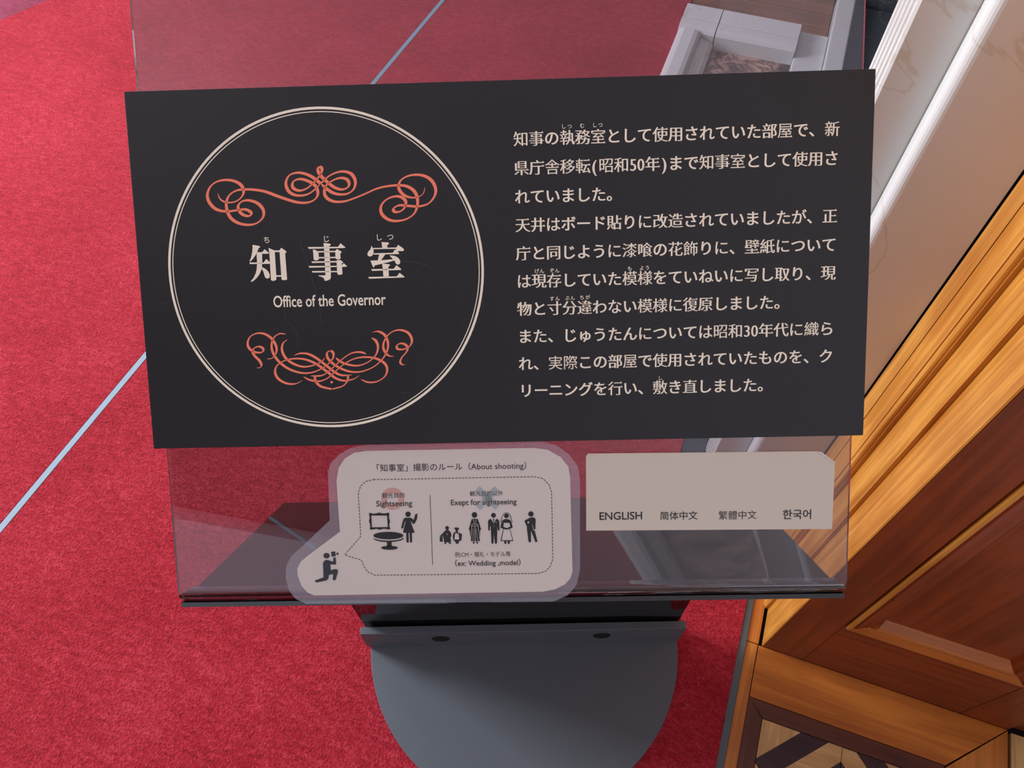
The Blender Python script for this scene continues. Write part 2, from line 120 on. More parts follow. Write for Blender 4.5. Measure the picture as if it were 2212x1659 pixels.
def carpet_mat(name, dark, mid, light):
    m = mat(name, mid, 0.95, 0, 0.15)
    b = m.node_tree.nodes['Principled BSDF']; b.inputs['Sheen Weight'].default_value = 0.18
    b.inputs['Sheen Roughness'].default_value = 0.5; b.inputs['Sheen Tint'].default_value = (1.0, 0.45, 0.5, 1)
    v = coords(m)
    big = noise(m, v, 3.5, 4, 0.6); fine = noise(m, v, 260, 3, 0.65); md = noise(m, coords(m, (0.6, 1.7, 1), (0, 0, 0.5)), 80, 4, 0.6, 0.7)
    a = N(m, 'ShaderNodeMath', operation='MULTIPLY_ADD'); L(m, md, a.inputs[0]); a.inputs[1].default_value = 0.8; L(m, fine, a.inputs[2])
    c = N(m, 'ShaderNodeMath', operation='MULTIPLY_ADD'); L(m, big, c.inputs[0]); c.inputs[1].default_value = 0.45; L(m, a.outputs[0], c.inputs[2])
    r = ramp(m, c.outputs[0], [(0.78, dark), (0.96, mid), (1.0, light)])
    mr = N(m, 'ShaderNodeMapRange'); mr.inputs['From Min'].default_value = 0.75; mr.inputs['From Max'].default_value = 1.5
    L(m, c.outputs[0], mr.inputs['Value']); L(m, mr.outputs[0], r.inputs[0])
    r.color_ramp.elements[0].position = 0.1; r.color_ramp.elements[1].position = 0.5; r.color_ramp.elements[2].position = 0.9
    L(m, r.outputs[0], b.inputs['Base Color']); bump(m, a.outputs[0], 1.0, 0.006)
    return m
def marble(name, base, vein, tint, scale=4.0, rough=0.28, veinw=0.035, bumpy=0.0):
    m = mat(name, base, rough, 0, 0.5)
    v = coords(m); d = noise(m, v, scale*0.8, 5, 0.6)
    n = noise(m, v, scale, 6, 0.55, 1.6)
    ab = N(m, 'ShaderNodeMath', operation='SUBTRACT'); L(m, n, ab.inputs[0]); ab.inputs[1].default_value = 0.5
    ab2 = N(m, 'ShaderNodeMath', operation='ABSOLUTE'); L(m, ab.outputs[0], ab2.inputs[0])
    r1 = ramp(m, ab2.outputs[0], [(0.0, vein), (veinw, base), (1.0, base)])
    r2 = ramp(m, d, [(0.35, tint), (0.6, (1, 1, 1)), (1.0, (1, 1, 1))])
    mx = N(m, 'ShaderNodeMix', data_type='RGBA', blend_type='MULTIPLY'); mx.inputs[0].default_value = 1.0
    L(m, r1.outputs[0], mx.inputs[6]); L(m, r2.outputs[0], mx.inputs[7])
    L(m, mx.outputs[2], m.node_tree.nodes['Principled BSDF'].inputs['Base Color'])
    return m
M = {}
M['carpet'] = carpet_mat('red_wool', (0.27, 0.005, 0.011), (0.44, 0.015, 0.030), (0.62, 0.05, 0.075))
M['carpet_plum'] = carpet_mat('plum_wool', (0.16, 0.02, 0.05), (0.28, 0.04, 0.08), (0.4, 0.08, 0.14))
M['lit_z'] = wood('lit_wood_upright', (0.36, 0.105, 0.011), (0.66, 0.29, 0.050), 'z', 0.30)  # casing wood as lit from the window, the light put into its colour
M['shaded_x'] = wood('shaded_wood', (0.13, 0.018, 0.004), (0.29, 0.050, 0.008), 'x', 0.5)  # same casing wood on faces turned from the window, shade in the colour
M['shaded_z'] = wood('shaded_wood_upright', (0.14, 0.020, 0.004), (0.29, 0.052, 0.009), 'z', 0.42)  # shaded copy of the casing wood with upright grain
M['orange_x'] = wood('orange_floor_and_lit_trim_wood', (0.34, 0.082, 0.011), (0.55, 0.165, 0.025), 'x', 0.36)
M['orange_y'] = wood('orange_floor_wood_across', (0.36, 0.10, 0.015), (0.58, 0.19, 0.035), 'y', 0.36)
M['band_x'] = wood('dark_band_wood', (0.06, 0.014, 0.008), (0.13, 0.033, 0.014), 'x', 0.4)
M['band_y'] = wood('dark_band_wood_across', (0.06, 0.014, 0.008), (0.13, 0.035, 0.016), 'y', 0.4)
M['ebony'] = wood('ebony_inlay_wood', (0.022, 0.008, 0.009), (0.055, 0.018, 0.018), 'x', 0.4, 0.785)
M['maple_y'] = wood('maple_inlay_wood', (0.44, 0.22, 0.07), (0.72, 0.42, 0.17), 'y', 0.4)
M['maple_x'] = wood('maple_inlay_wood_across', (0.42, 0.20, 0.06), (0.70, 0.40, 0.16), 'x', 0.4)
M['far_wood'] = wood('brown_floor_wood', (0.12, 0.04, 0.015), (0.27, 0.10, 0.035), 'x', 0.35)
M['marble'] = marble('white_marble', (0.74, 0.735, 0.71), (0.66, 0.61, 0.54), (0.93, 0.88, 0.80), 0.9, 0.25, 0.0015)
M['black_marble'] = marble('black_veined_marble', (0.065, 0.075, 0.085), (0.17, 0.18, 0.18), (0.7, 0.72, 0.75), 3.5, 0.25, 0.006)
M['pink_marble'] = marble('mottled_brown_marble', (0.62, 0.36, 0.27), (0.10, 0.06, 0.05), (0.18, 0.14, 0.13), 14.0, 0.3, 0.07)
M['black_metal'] = mat('black_painted_metal', (0.10, 0.11, 0.125), 0.5, 0, 0.4)
M['gloss_black'] = mat('polished_black_sheet', (0.008, 0.008, 0.009), 0.02, 0, 0.55)
M['screw'] = mat('dark_screw_steel', (0.006, 0.006, 0.006), 0.5, 0.3)
M['acrylic'] = mat('clear_acrylic', (0.54, 0.51, 0.57), 0.0, 0, 0.5, Transmission_Weight=1.0, IOR=1.49)
M['board'] = mat('matt_black_board', (0.013, 0.013, 0.015), 0.42, 0, 0.38)
M['ivory'] = mat('ivory_print', (0.95, 0.85, 0.68), 0.5, 0, 0.4)
M['coral'] = mat('coral_print', (0.98, 0.24, 0.14), 0.5, 0, 0.4)
M['paper'] = mat('cream_paper', (0.66, 0.585, 0.53), 0.45, 0, 0.5)
M['paper2'] = mat('warm_white_paper', (0.64, 0.56, 0.46), 0.5, 0, 0.5)
M['ink'] = mat('black_ink', (0.010, 0.010, 0.012), 0.45)
M['ink_grey'] = mat('grey_ink', (0.045, 0.038, 0.034), 0.5)
M['ink_slate'] = mat('slate_ink', (0.030, 0.036, 0.042), 0.5)
M['ring_pink'] = mat('pale_red_ink', (0.58, 0.33, 0.29), 0.5)
M['cross_blue'] = mat('pale_blue_ink', (0.38, 0.41, 0.42), 0.5)
M['scratch'] = mat('scratch_grey', (0.075, 0.075, 0.08), 0.4)
M['pouch'] = mat('laminate_film', (0.62, 0.60, 0.68), 0.12, 0, 0.5, Alpha=0.18)
M['steel'] = mat('brushed_steel', (0.27, 0.34, 0.40), 0.6, 0.0, 0.15)
M['edge_grey'] = mat('dark_edge_strip', (0.10, 0.12, 0.13), 0.4, 0.3)
M['plaster'] = mat('white_plaster', (0.66, 0.64, 0.66), 0.9)
M['paint_white'] = mat('white_paint', (0.75, 0.72, 0.74), 0.6)
M['wallpaper'] = mat('dim_wallpaper', (0.22, 0.19, 0.16), 0.9)
M['joint'] = mat('dark_joint', (0.012, 0.009, 0.008), 0.9)
M['brick'] = mat('soot_brick', (0.07, 0.045, 0.035), 0.95)

# ---------------------------------------------------------------- helpers
def obj(name, bm, m, parent=None, smooth=False):
    me = bpy.data.meshes.new(name); bm.normal_update(); bm.to_mesh(me); bm.free()
    if smooth:
        for p in me.polygons: p.use_smooth = True
    me.materials.append(M[m] if isinstance(m, str) else m)
    o = bpy.data.objects.new(name, me); COL.objects.link(o)
    if parent is not None: o.parent = parent
    return o
def empty(name, matrix=None, label=None, cat=None, group=None, kind=None):
    o = bpy.data.objects.new(name, None); COL.objects.link(o); o.empty_display_size = 0.05
    if matrix is not None: o.matrix_world = matrix
    return tag(o, label, cat, group, kind)
def tag(o, label=None, cat=None, group=None, kind=None):
    for k, v in (('label', label), ('category', cat), ('group', group), ('kind', kind)):
        if v: o[k] = v
    return o
def bm_prism(pts, z0, z1, bm=None, axes='xyz'):
    """polygon (a,b) extruded along third axis; axes says which world axis a, b and the extrusion use"""
    bm = bm or bmesh.new()
    def P(a, b, c):
        d = dict(zip(axes, (a, b, c))); return (d['x'], d['y'], d['z'])
    ar = sum(pts[i][0]*pts[(i+1) % len(pts)][1]-pts[(i+1) % len(pts)][0]*pts[i][1] for i in range(len(pts)))
    if ar < 0: pts = pts[::-1]
    lo = [bm.verts.new(P(a, b, z0)) for a, b in pts]; hi = [bm.verts.new(P(a, b, z1)) for a, b in pts]
    n = len(pts)
    bm.faces.new(hi); bm.faces.new(lo[::-1])
    for i in range(n): bm.faces.new((lo[i], lo[(i+1) % n], hi[(i+1) % n], hi[i]))
    return bm
def fix(bm, bev=0.0, seg=2):
    bmesh.ops.recalc_face_normals(bm, faces=bm.faces)
    if bev:
        bmesh.ops.bevel(bm, geom=[e for e in bm.edges if e.calc_face_angle(0) > 0.6], offset=bev, segments=seg, affect='EDGES', profile=0.5)
    return bm
def box(name, x0, x1, y0, y1, z0, z1, m, parent=None, bev=0.0, seg=2):
    return obj(name, fix(bm_prism([(x0, y0), (x1, y0), (x1, y1), (x0, y1)], z0, z1), bev, seg), m, parent)
def prism(name, pts, z0, z1, m, parent=None, axes='xyz', bev=0.0, seg=2):
    return obj(name, fix(bm_prism(pts, z0, z1, None, axes), bev, seg), m, parent)

# ---------------------------------------------------------------- setting: room shell
def struct(o): o['kind'] = 'structure'; return o
floor = struct(box('floor', -3.4, 2.2, -3.0, 4.4, -0.06, -0.012, 'joint'))
def wall_with_hole(name, axis, c0, c1, a0, a1, z1, holes, m):
    bm = bmesh.new(); xs = sorted({a0, a1, *[h[0] for h in holes], *[h[1] for h in holes]})
    for p, q in zip(xs[:-1], xs[1:]):
        h = next((h for h in holes if h[0] <= p and h[1] >= q), None)
        for z0_, z1_ in ([(0, h[2]), (h[3], z1)] if h else [(0, z1)]):
            if z1_-z0_ < 1e-4: continue
            if axis == 'x': bm_prism([(c0, p), (c1, p), (c1, q), (c0, q)], z0_, z1_, bm)
            else: bm_prism([(p, c0), (q, c0), (q, c1), (p, c1)], z0_, z1_, bm)
    return struct(obj(name, fix(bm), m))
WZ = 3.5
wins = [(0.2, 1.3, 0.85, 2.65), (2.2, 3.3, 0.85, 2.65)]
wall_with_hole('wall_left', 'x', -3.5, -3.4, -3.0, 4.4, WZ, wins, 'plaster')
wall_with_hole('wall_back', 'y', -3.1, -3.0, -3.4, 2.2, WZ, [(-1.15, 0.6, 1.5, 2.62)], 'wallpaper')
struct(box('wall_far', -3.4, 2.2, 4.4, 4.5, 0, WZ, 'plaster'))
wall_with_hole('wall_right', 'x', 0.78, 0.88, -3.0, 4.4, WZ, [(1.0, 2.6, 0.0, 0.95)], 'plaster')
struct(box('ceiling', -3.4, 2.2, -3.0, 4.4, WZ, WZ+0.1, 'plaster'))
for i, (a, b, c, d) in enumerate(wins):
    w_ = empty('window_%d' % (i+1), kind='structure')
    for q0, q1, r0, r1 in ((a, a+.04, c, d), (b-.04, b, c, d), (a+.04, b-.04, c, c+.04), (a+.04, b-.04, d-.04, d), (a+.04, b-.04, (c+d)/2-.015, (c+d)/2+.015)):
        box('window_frame', -3.49, -3.43, q0, q1, r0, r1, 'paint_white', w_)
w_ = empty('window_3', kind='structure')
for q0, q1, r0, r1 in ((-1.15, -1.11, 1.5, 2.62), (.56, .6, 1.5, 2.62), (-1.11, .56, 1.5, 1.54), (-1.11, .56, 2.58, 2.62)):
    box('window_frame', q0, q1, -3.08, -3.03, r0, r1, 'paint_white', w_)

# ---- floor: parquet pieces around the wood casing, each a piece of the floor
def piece(name, pts, m, z1=0.0):
    g = 0.0006
    cx = sum(p[0] for p in pts)/len(pts); cy = sum(p[1] for p in pts)/len(pts)
    q = [(x-(g if x > cx else -g), y-(g if y > cy else -g)) for x, y in pts]
    return prism(name, q, -0.011, z1+random.uniform(-.0002, .0002), m, floor)
prism('edge_strip', [(0.2555, -1.2), (0.2675, -1.2), (0.2675, 0.70), (0.2555, 0.70)], -0.011, 0.004, 'edge_grey', floor)
piece('border_strip', [(0.268, -1.2), (0.2885, -1.2), (0.2885, 0.494), (0.268, 0.494)], 'orange_y', 0.001)
piece('border_strip', [(0.268, 0.4945), (0.2895, 0.4945), (0.2895, 0.72), (0.268, 0.72)], 'orange_y', 0.001)
# frame of one parquet square: orange boards, dark bands, then the inlay
def square(cx, cy, hw, top, side, inner_side=0.133):
    o = hw; 
    piece('parquet_board', [(cx-0.160, cy+0.161), (cx+0.163, cy+0.161), (cx+0.259, cy+0.253), (cx-0.160, cy+0.253)], 'orange_x')
    piece('parquet_board', [(cx-0.160, cy-0.161), (cx+0.163, cy-0.161), (cx+0.163, cy-0.3115), (cx-0.160, cy-0.3115)], 'orange_x')
    piece('parquet_board', [(cx+0.164, cy+0.1605), (cx+0.164, cy-0.3115), (cx+0.2575, cy-0.3115), (cx+0.2595, cy+0.2515)], 'orange_y')
    s = 0.161; i = 0.133
    piece('parquet_band', [(cx-s, cy+s), (cx+s, cy+s), (cx+i, cy+i), (cx-i, cy+i)], 'band_x')
    piece('parquet_band', [(cx-s, cy+s), (cx-i, cy+i), (cx-i, cy-i), (cx-s, cy-s)], 'band_y')
    piece('parquet_band', [(cx+s, cy+s), (cx+i, cy+i), (cx+i, cy-i), (cx+s, cy-s)], 'band_y')
    piece('parquet_band', [(cx-s, cy-s), (cx+s, cy-s), (cx+i, cy-i), (cx-i, cy-i)], 'band_x')
    def clip(poly, inside, inter):
        out = []
        for k in range(len(poly)):
            a, b = poly[k], poly[(k+1) % len(poly)]; ia, ib = inside(a), inside(b)
            if ia: out.append(a)
            if ia != ib: out.append(inter(a, b))
        return out
    def half(poly, A, B, Cc):   # keep A x + B y <= C
        f = lambda p: A*p[0]+B*p[1]-Cc
        return clip(poly, lambda p: f(p) <= 1e-9, lambda a, b: (a[0]+(b[0]-a[0])*f(a)/(f(a)-f(b)), a[1]+(b[1]-a[1])*f(a)/(f(a)-f(b))))
    for sx in (-1, 1):
        for sy in (-1, 1):
            for lo, hi, m_, nm in ((0, 0.064, 'maple_y', 'inlay_panel'), (0.064, 0.110, 'ebony', 'inlay_bar'), (0.110, 0.155, 'maple_x', 'inlay_panel'), (0.155, 0.201, 'ebony', 'inlay_bar'), (0.201, 0.28, 'maple_y', 'inlay_panel')):
                q = [(0, 0), (i, 0), (i, i), (0, i)]
                q = half(q, 1, 1, hi); q = half(q, -1, -1, -lo) if q else q
                if nm == 'inlay_bar' and lo > 0.15 and q:
                    q = half(q, 1, -1, 0.071)
                    ex = half(half(half([(0, 0), (i, 0), (i, i), (0, i)], 1, 1, hi), -1, -1, -lo), -1, 1, -0.0715)
                    if len(ex) > 2: piece('inlay_panel', [(cx+sx*x, cy+sy*y) for x, y in ex], 'maple_x')
                if q and len(q) > 2: piece(nm, [(cx+sx*x, cy+sy*y) for x, y in q], m_)
square(0.449, 0.241, 0.161, 0, 0)
for cy_ in (-0.325, -0.891):
    square(0.449, cy_, 0.161, 0, 0)
for k in range(5):
    y0 = -1.2+k*.34; y1 = min(y0+.339, 0.491)
    piece('parquet_board', [(0.7135, y0), (0.7790, y0), (0.7790, y1), (0.7135, y1)], 'maple_y')
for k in range(24):
    y0 = 2.374+k*.085; x1 = 0.181 if y0 < 2.86 else 0.778
    piece('floor_plank', [(-0.256, y0), (x1, y0), (x1, min(y0+.083, 4.385)), (-0.256, min(y0+.083, 4.385))], 'far_wood')
for k in range(8):
    piece('floor_plank', [(-3.38+k*.52, -2.98), (-2.865+k*.52, -2.98), (-2.865+k*.52, -1.61), (-3.38+k*.52, -1.61)], 'far_wood')

# ---------------------------------------------------------------- carpets
def carpet(label, pts, m, z=0.006):
    o = prism('carpet', pts, -0.011, z, m); return tag(o, label, 'carpet')
sx = lambda y: -1.131+(y-0.218)*0.0561
carpet('large red wool carpet under the sign stand', [(sx(-1.6)+.008, -1.6), (0.255, -1.6), (0.255, 0.66), (0.072, 0.66), (0.072, 0.98), (-0.258, 0.98), (-0.258, 4.38), (sx(4.38)+.008, 4.38)], 'carpet')
carpet('red wool carpet beyond the pale metal joint strip', [(-3.38, -1.6), (sx(-1.6)-.008, -1.6), (sx(4.38)-.008, 4.38), (-1.06, 4.38), (-2.30, 1.626), (-3.38, -0.77)], 'carpet')
carpet('plum coloured carpet corner beyond the red carpet at top left', [(-3.38, -0.765), (-2.305, 1.628), (-1.065, 4.38), (-3.38, 4.38)], 'carpet_plum', 0.003)
st = prism('joint_strip', [(sx(-1.6)-.0065, -1.6), (sx(-1.6)+.0065, -1.6), (sx(4.38)+.0065, 4.38), (sx(4.38)-.0065, 4.38)], -0.010, 0.0062, 'steel')
tag(st, 'pale blue metal strip covering the joint between the two red carpets', 'strip')

# ---------------------------------------------------------------- wood casing on the right
WH = 2.3
cas = empty('wood_casing', Matrix.Translation((0.5, 0.62, 0)), 'panelled wood casing, its light and shade coloured in honey and red-brown, standing on the parquet beside the marble', 'panelling')
inv = cas.matrix_world.inverted()
def put(o): o.matrix_parent_inverse = inv; return o
put(box('core', 0.31, 0.70, 0.512, 0.72, 0.0, WH, 'joint', cas))
put(box('stile', 0.2975, 0.3665, 0.494, 0.511, 0.0, WH, 'shaded_z', cas, .0006))
put(box('bottom_rail', 0.3670, 0.6300, 0.494, 0.511, 0.0, 0.205, 'shaded_x', cas, .0006))
put(box('stile', 0.6310, 0.7075, 0.494, 0.511, 0.0, WH, 'shaded_z', cas, .0006))
put(box('top_rail', 0.3670, 0.6300, 0.494, 0.511, WH-0.12, WH, 'shaded_x', cas, .0006))
PX0, PX1, PZ0, PZ1 = 0.3700, 0.6280, 0.206, WH-0.121
put(box('panel', PX0+.030, PX1-.030, 0.5065, 0.5115, PZ0+.03, PZ1-.03, 'shaded_z', cas))
bead_prof = [(0, .4945), (0, .4915), (.001, .4900), (.0035, .4894), (.006, .4902), (.0072, .4925), (.0072, .5110), (0, .5110)]
prof = [(.0075, .4935), (.011, .4915), (.014, .4925), (.020, .4945), (.027, .4950), (.031, .4990), (.036, .5000), (.042, .5063), (.042, .5110), (.0075, .5110)]
def mould(kind, pf):
    bm = bmesh.new(); rings = []
    for (d, y) in pf:
        if kind == 'l': a, b = (PX0+d, y, PZ0+d), (PX0+d, y, PZ1-d)
        if kind == 'r': a, b = (PX1-d, y, PZ0+d), (PX1-d, y, PZ1-d)
        if kind == 'b': a, b = (PX0+d, y, PZ0+d), (PX1-d, y, PZ0+d)
        if kind == 't': a, b = (PX0+d, y, PZ1-d), (PX1-d, y, PZ1-d)
        rings.append((bm.verts.new(a), bm.verts.new(b)))
    n = len(rings)
    for i in range(n):
        j = (i+1) % n; bm.faces.new((rings[i][0], rings[i][1], rings[j][1], rings[j][0]))
    bm.faces.new([q[0] for q in rings]); bm.faces.new([q[1] for q in rings][::-1])
    return fix(bm)
low_prof = [(.0, .4945), (.0, .4905), (.002, .4890), (.024, .4936), (.0255, .4950), (.027, .4925), (.031, .4908), (.035, .4925), (.037, .4975), (.042, .5063), (.042, .5110), (0, .5110)]
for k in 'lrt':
    put(obj('moulding', mould(k, prof), 'shaded_x' if k == 't' else 'shaded_z', cas))
    put(obj('bead', mould(k, bead_prof), 'lit_z' if k == 'l' else 'shaded_x' if k == 't' else 'shaded_z', cas))  # left bead takes the lit wood colour to paint the light it catches
put(obj('moulding', mould('b', low_prof), 'orange_x', cas))  # same wood as the other mouldings, light from above painted as lighter orange
def vboard(name, pts, m='lit_z'): return put(prism(name, pts, 0.0, WH, m, cas))
vboard('side_board', [(.2950, .4948), (.2968, .4938), (.2970, .4945), (.309, .512), (.309, .5636), (.2950, .5636)])
vboard('side_board', [(.2855, .5740), (.2865, .5700), (.2895, .5665), (.2895, .5642), (.309, .5642), (.309, .6148), (.2855, .6148)])
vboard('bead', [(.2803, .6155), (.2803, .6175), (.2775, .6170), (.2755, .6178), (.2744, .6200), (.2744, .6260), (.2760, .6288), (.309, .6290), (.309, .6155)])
cove = [(.2746+.006*math.sin(math.pi*t/8)*(1 if t < 9 else 0), .6296+.0450*t/8) for t in range(9)]
vboard('side_board', cove+[(.309, .6746), (.309, .6296)])
vboard('side_board', [(.2746, .6772), (.2746, .7165), (.2760, .7194), (.309, .7194), (.309, .6772)])
jb = empty('door_jamb', Matrix.Translation((0.75, 0.53, 0)), 'plain brown wood jamb at the far right of the panelled casing', 'jamb')
q_ = box('post', 0.713, 0.775, 0.512, 0.60, 0.0, WH, 'shaded_z', jb, .001); q_.matrix_parent_inverse = jb.matrix_world.inverted()
q_ = box('plinth_block', 0.713, 0.778, 0.500, 0.511, 0.0, 0.16, 'shaded_x', jb, .001); q_.matrix_parent_inverse = jb.matrix_world.inverted()

# ---------------------------------------------------------------- marble fireplace
man = empty('fireplace_surround', Matrix.Translation((0.2, 1.8, 0)), 'white marble fireplace surround with grooved pilaster beside the lit wood boards', 'fireplace')
inv2 = man.matrix_world.inverted()
def put2(o): o.matrix_parent_inverse = inv2; return o
MH = 1.18
def rounded(x0, x1, y0, y1, r, corners='ll'):
    pts = []
    for k in range(7):
        a = math.pi+math.pi/2*k/6; pts.append((x0+r+r*math.cos(a), y0+r+r*math.sin(a)))
    return pts+[(x1, y0), (x1, y1), (x0, y1)]
o = put2(prism('end_block', rounded(.1713, .2735, .7214, .7490, .011), 0.0, MH, 'marble', man))
# pilaster with flutes on its room face
fl = [(.1225, .7515)]
pil = [(.2735, .7505), (.1235, .7505), (.1205, .7525)]
for g in (.7600, .7860, .8120, .8380):
    pil += [(.1200, g), (.1235, g+.0008), (.1262, g+.0035), (.1270, g+.0065), (.1262, g+.0095), (.1235, g+.0122), (.1200, g+.0130)]
pil += [(.1200, .8640), (.2735, .8640)]
put2(prism('pilaster', pil, 0.0, MH, 'marble', man))
put2(prism('pilaster', [(.12, 2.72), (.2735, 2.72), (.2735, 2.86), (.12, 2.86)], 0.0, MH, 'marble', man, bev=.004))
put2(box('lintel', .15, .60, .8645, 2.7195, 0.98, MH, 'marble', man, .003))
put2(box('mantel_shelf', .05, .60, .7205, 2.90, MH+.0005, MH+.045, 'marble', man, .006))
put2(box('side_panel', .245, .60, .8645, .980, 0.0, 0.979, 'black_marble', man))
put2(box('side_panel', .245, .60, 2.62, 2.7195, 0.0, 0.979, 'black_marble', man))
put2(box('firebox_back', .74, .77, .985, 2.615, 0.0, 0.98, 'brick', man))

hk = empty('hearth', Matrix.Translation((0.0, 1.7, 0)), 'marble hearth with white kerb and mottled stone slab in front of the fireplace', 'hearth')
inv3 = hk.matrix_world.inverted()
def put3(o): o.matrix_parent_inverse = inv3; return o
KH = 0.060
def kerbp(w): return [(0, 0), (0, KH-.016), (.005, KH-.006), (.016, KH), (.50*w, KH), (.515*w, KH-.007), (.55*w, KH-.007), (.58*w, KH-.003), (.66*w, KH), (.85*w, KH), (.96*w, KH-.004), (w, KH-.012), (w, 0)]
put3(prism('kerb', [(-.256+a, z) for a, z in [(0, 0), (0, .040), (.003, .050), (.010, .057), (.020, .060), (.050, .060), (.062, .057), (.070, .049), (.074, .038), (.086, .034), (.102, .030), (.113, .022), (.113, 0)]], 1.086, 2.224, 'marble', hk, 'xzy'))
put3(prism('kerb', [(2.371-a, z) for a, z in kerbp(.146)], -.256, -.1455, 'marble', hk, 'yzx'))
put3(prism('kerb', [(2.371-a, z) for a, z in kerbp(.146)], -.1425, .0940, 'marble', hk, 'yzx'))
put3(prism('kerb', [(.985+a, z) for a, z in kerbp(.10)], -.256, .0940, 'marble', hk, 'yzx'))
put3(box('threshold', .0950, .1825, .985, 2.371, -.005, 0.030, 'marble', hk, .004))
put3(box('threshold', .1835, .2370, .985, 2.60, -.005, 0.048, 'marble', hk, .004))
put3(box('stone_slab', -.1425, .0945, 1.0855, 2.2245, -.011, 0.006, 'pink_marble', hk))
put3(box('firebox_floor', .2380, .7395, .985, 2.615, -.011, 0.004, 'black_marble', hk))
put3(box('dark_slab', .0740, .1190, .665, .978, -.011, 0.005, 'black_marble', hk))

# ---------------------------------------------------------------- sign stand
F = D['FR']; O_ = Vector(F['O']); r_ = Vector(F['r']); u_ = Vector(F['u']); n_ = Vector(F['n'])
FM = Matrix.Translation(O_) @ Matrix((r_, u_, n_)).transposed().to_4x4()
V = lambda k: Vector(D['S_'+k])
stand = empty('sign_stand', Matrix.Translation((-.107, .3626, .006)), 'black metal floor stand with a slanted clear acrylic reading sheet on the red carpet', 'sign stand')
inv4 = stand.matrix_world.inverted()
def put4(o): o.matrix_parent_inverse = inv4; return o
disc = [(-.1068+.2705*math.cos(k*math.pi/64), .3626+.2705*math.sin(k*math.pi/64)) for k in range(128)]
put4(prism('base', disc, .0062, .0135, 'black_metal', stand, bev=.0008))
ax = (V('DR')-V('DL')); ax.z = 0; ax.normalize(); bk = Vector((-ax.y, ax.x, 0))
fa = Vector((-.3612, .2570, 0)); fb = Vector((.1500, .4490, 0))
ax2 = (fb-fa).normalized(); bk2 = Vector((-ax2.y, ax2.x, 0))
def bar(name, a0, a1, b0, b1, z0, z1, m, bev=.0008):
    pts = [fa+ax2*a0+bk2*b0, fa+ax2*a1+bk2*b0, fa+ax2*a1+bk2*b1, fa+ax2*a0+bk2*b1]
    return put4(prism(name, [(q.x, q.y) for q in pts], z0, z1, m, stand, bev=bev))
CL = (fb-fa).length
bar('clamp_block', -.002, CL+.002, 0.0, 0.0125, .0140, .090, 'black_metal')
bar('clamp_rail', 0.004, CL-.004, 0.0190, 0.034, .0140, .103, 'black_metal')
for t in (.131, .408):
    c = fa+ax2*t; bm = bmesh.new()
    bmesh.ops.create_cone(bm, cap_ends=True, segments=32, radius1=.0155, radius2=.0140, depth=.0012)
    bmesh.ops.recalc_face_normals(bm, faces=bm.faces)
    o = obj('screw', bm, 'screw', stand)
    o.matrix_world = Matrix.Translation((c.x, c.y, .056)) @ Matrix((ax2, Vector((0, 0, 1)), ax2.cross(Vector((0, 0, 1))))).transposed().to_4x4() @ Matrix.Translation((0, 0, 0.0008))
# bent dark plate: a riser standing in the clamp, folded forward under the reading sheet
def slab(P, Q, R2, S, nrm, th):
    bm = bmesh.new(); a = [bm.verts.new(v) for v in (P, Q, R2, S)]; b = [bm.verts.new(v-nrm*th) for v in (P, Q, R2, S)]
    bm.faces.new(a); bm.faces.new(b[::-1])
    for i in range(4): bm.faces.new((a[i], b[i], b[(i+1) % 4], a[(i+1) % 4]))
    return fix(bm)
Lp, Rp, FLp, FRp = V('L'), V('R'), V('FL'), V('FR')
DLp = fa+ax2*.006+bk2*.0165; DRp = fb-ax2*.006+bk2*.0165; DLp.z = DRp.z = .0140
put4(obj('folded_sheet', slab(Lp-n_*.0065, Rp-n_*.0065, FRp, FLp, u_, .004), 'gloss_black', stand))
nr = (FRp-FLp).cross(FLp-DLp).normalized()
if nr.y > 0: nr = -nr
put4(obj('riser_sheet', slab(FLp-u_*.0042, FRp-u_*.0042, DRp, DLp, nr, .004), 'gloss_black', stand))
# acrylic sheet with its small return curl
R3 = .010; TH = .004; t0 = -.1322+.0008; out = []; inn = []
top = .40
outer = [(-.003, top), (-.003, t0+R3)]+[(-.003-R3+R3*math.cos(a), t0+R3+R3*math.sin(a)) for a in [-k*math.pi/20 for k in range(1, 11)]]+[(-.030, t0)]
inner = [(-.030, t0+TH)]+[(-.003-R3+(R3-TH)*math.cos(a), t0+R3+(R3-TH)*math.sin(a)) for a in [-k*math.pi/20 for k in range(10, 0, -1)]]+[(-.003-TH, t0+R3), (-.003-TH, top)]
prf = outer+inner
bm = bmesh.new(); s0, s1 = .0089, .5569
va = [bm.verts.new((s0, t, n)) for n, t in prf]; vb = [bm.verts.new((s1, t, n)) for n, t in prf]
for i in range(len(prf)):
    j = (i+1) % len(prf); bm.faces.new((va[i], va[j], vb[j], vb[i]))
bm.faces.new(va[::-1]); bm.faces.new(vb); fix(bm); bm.transform(FM)
ac = put4(obj('acrylic_sheet', bm, 'acrylic', stand)); ac['label'] = 'clear acrylic sheet with a curled lower edge'

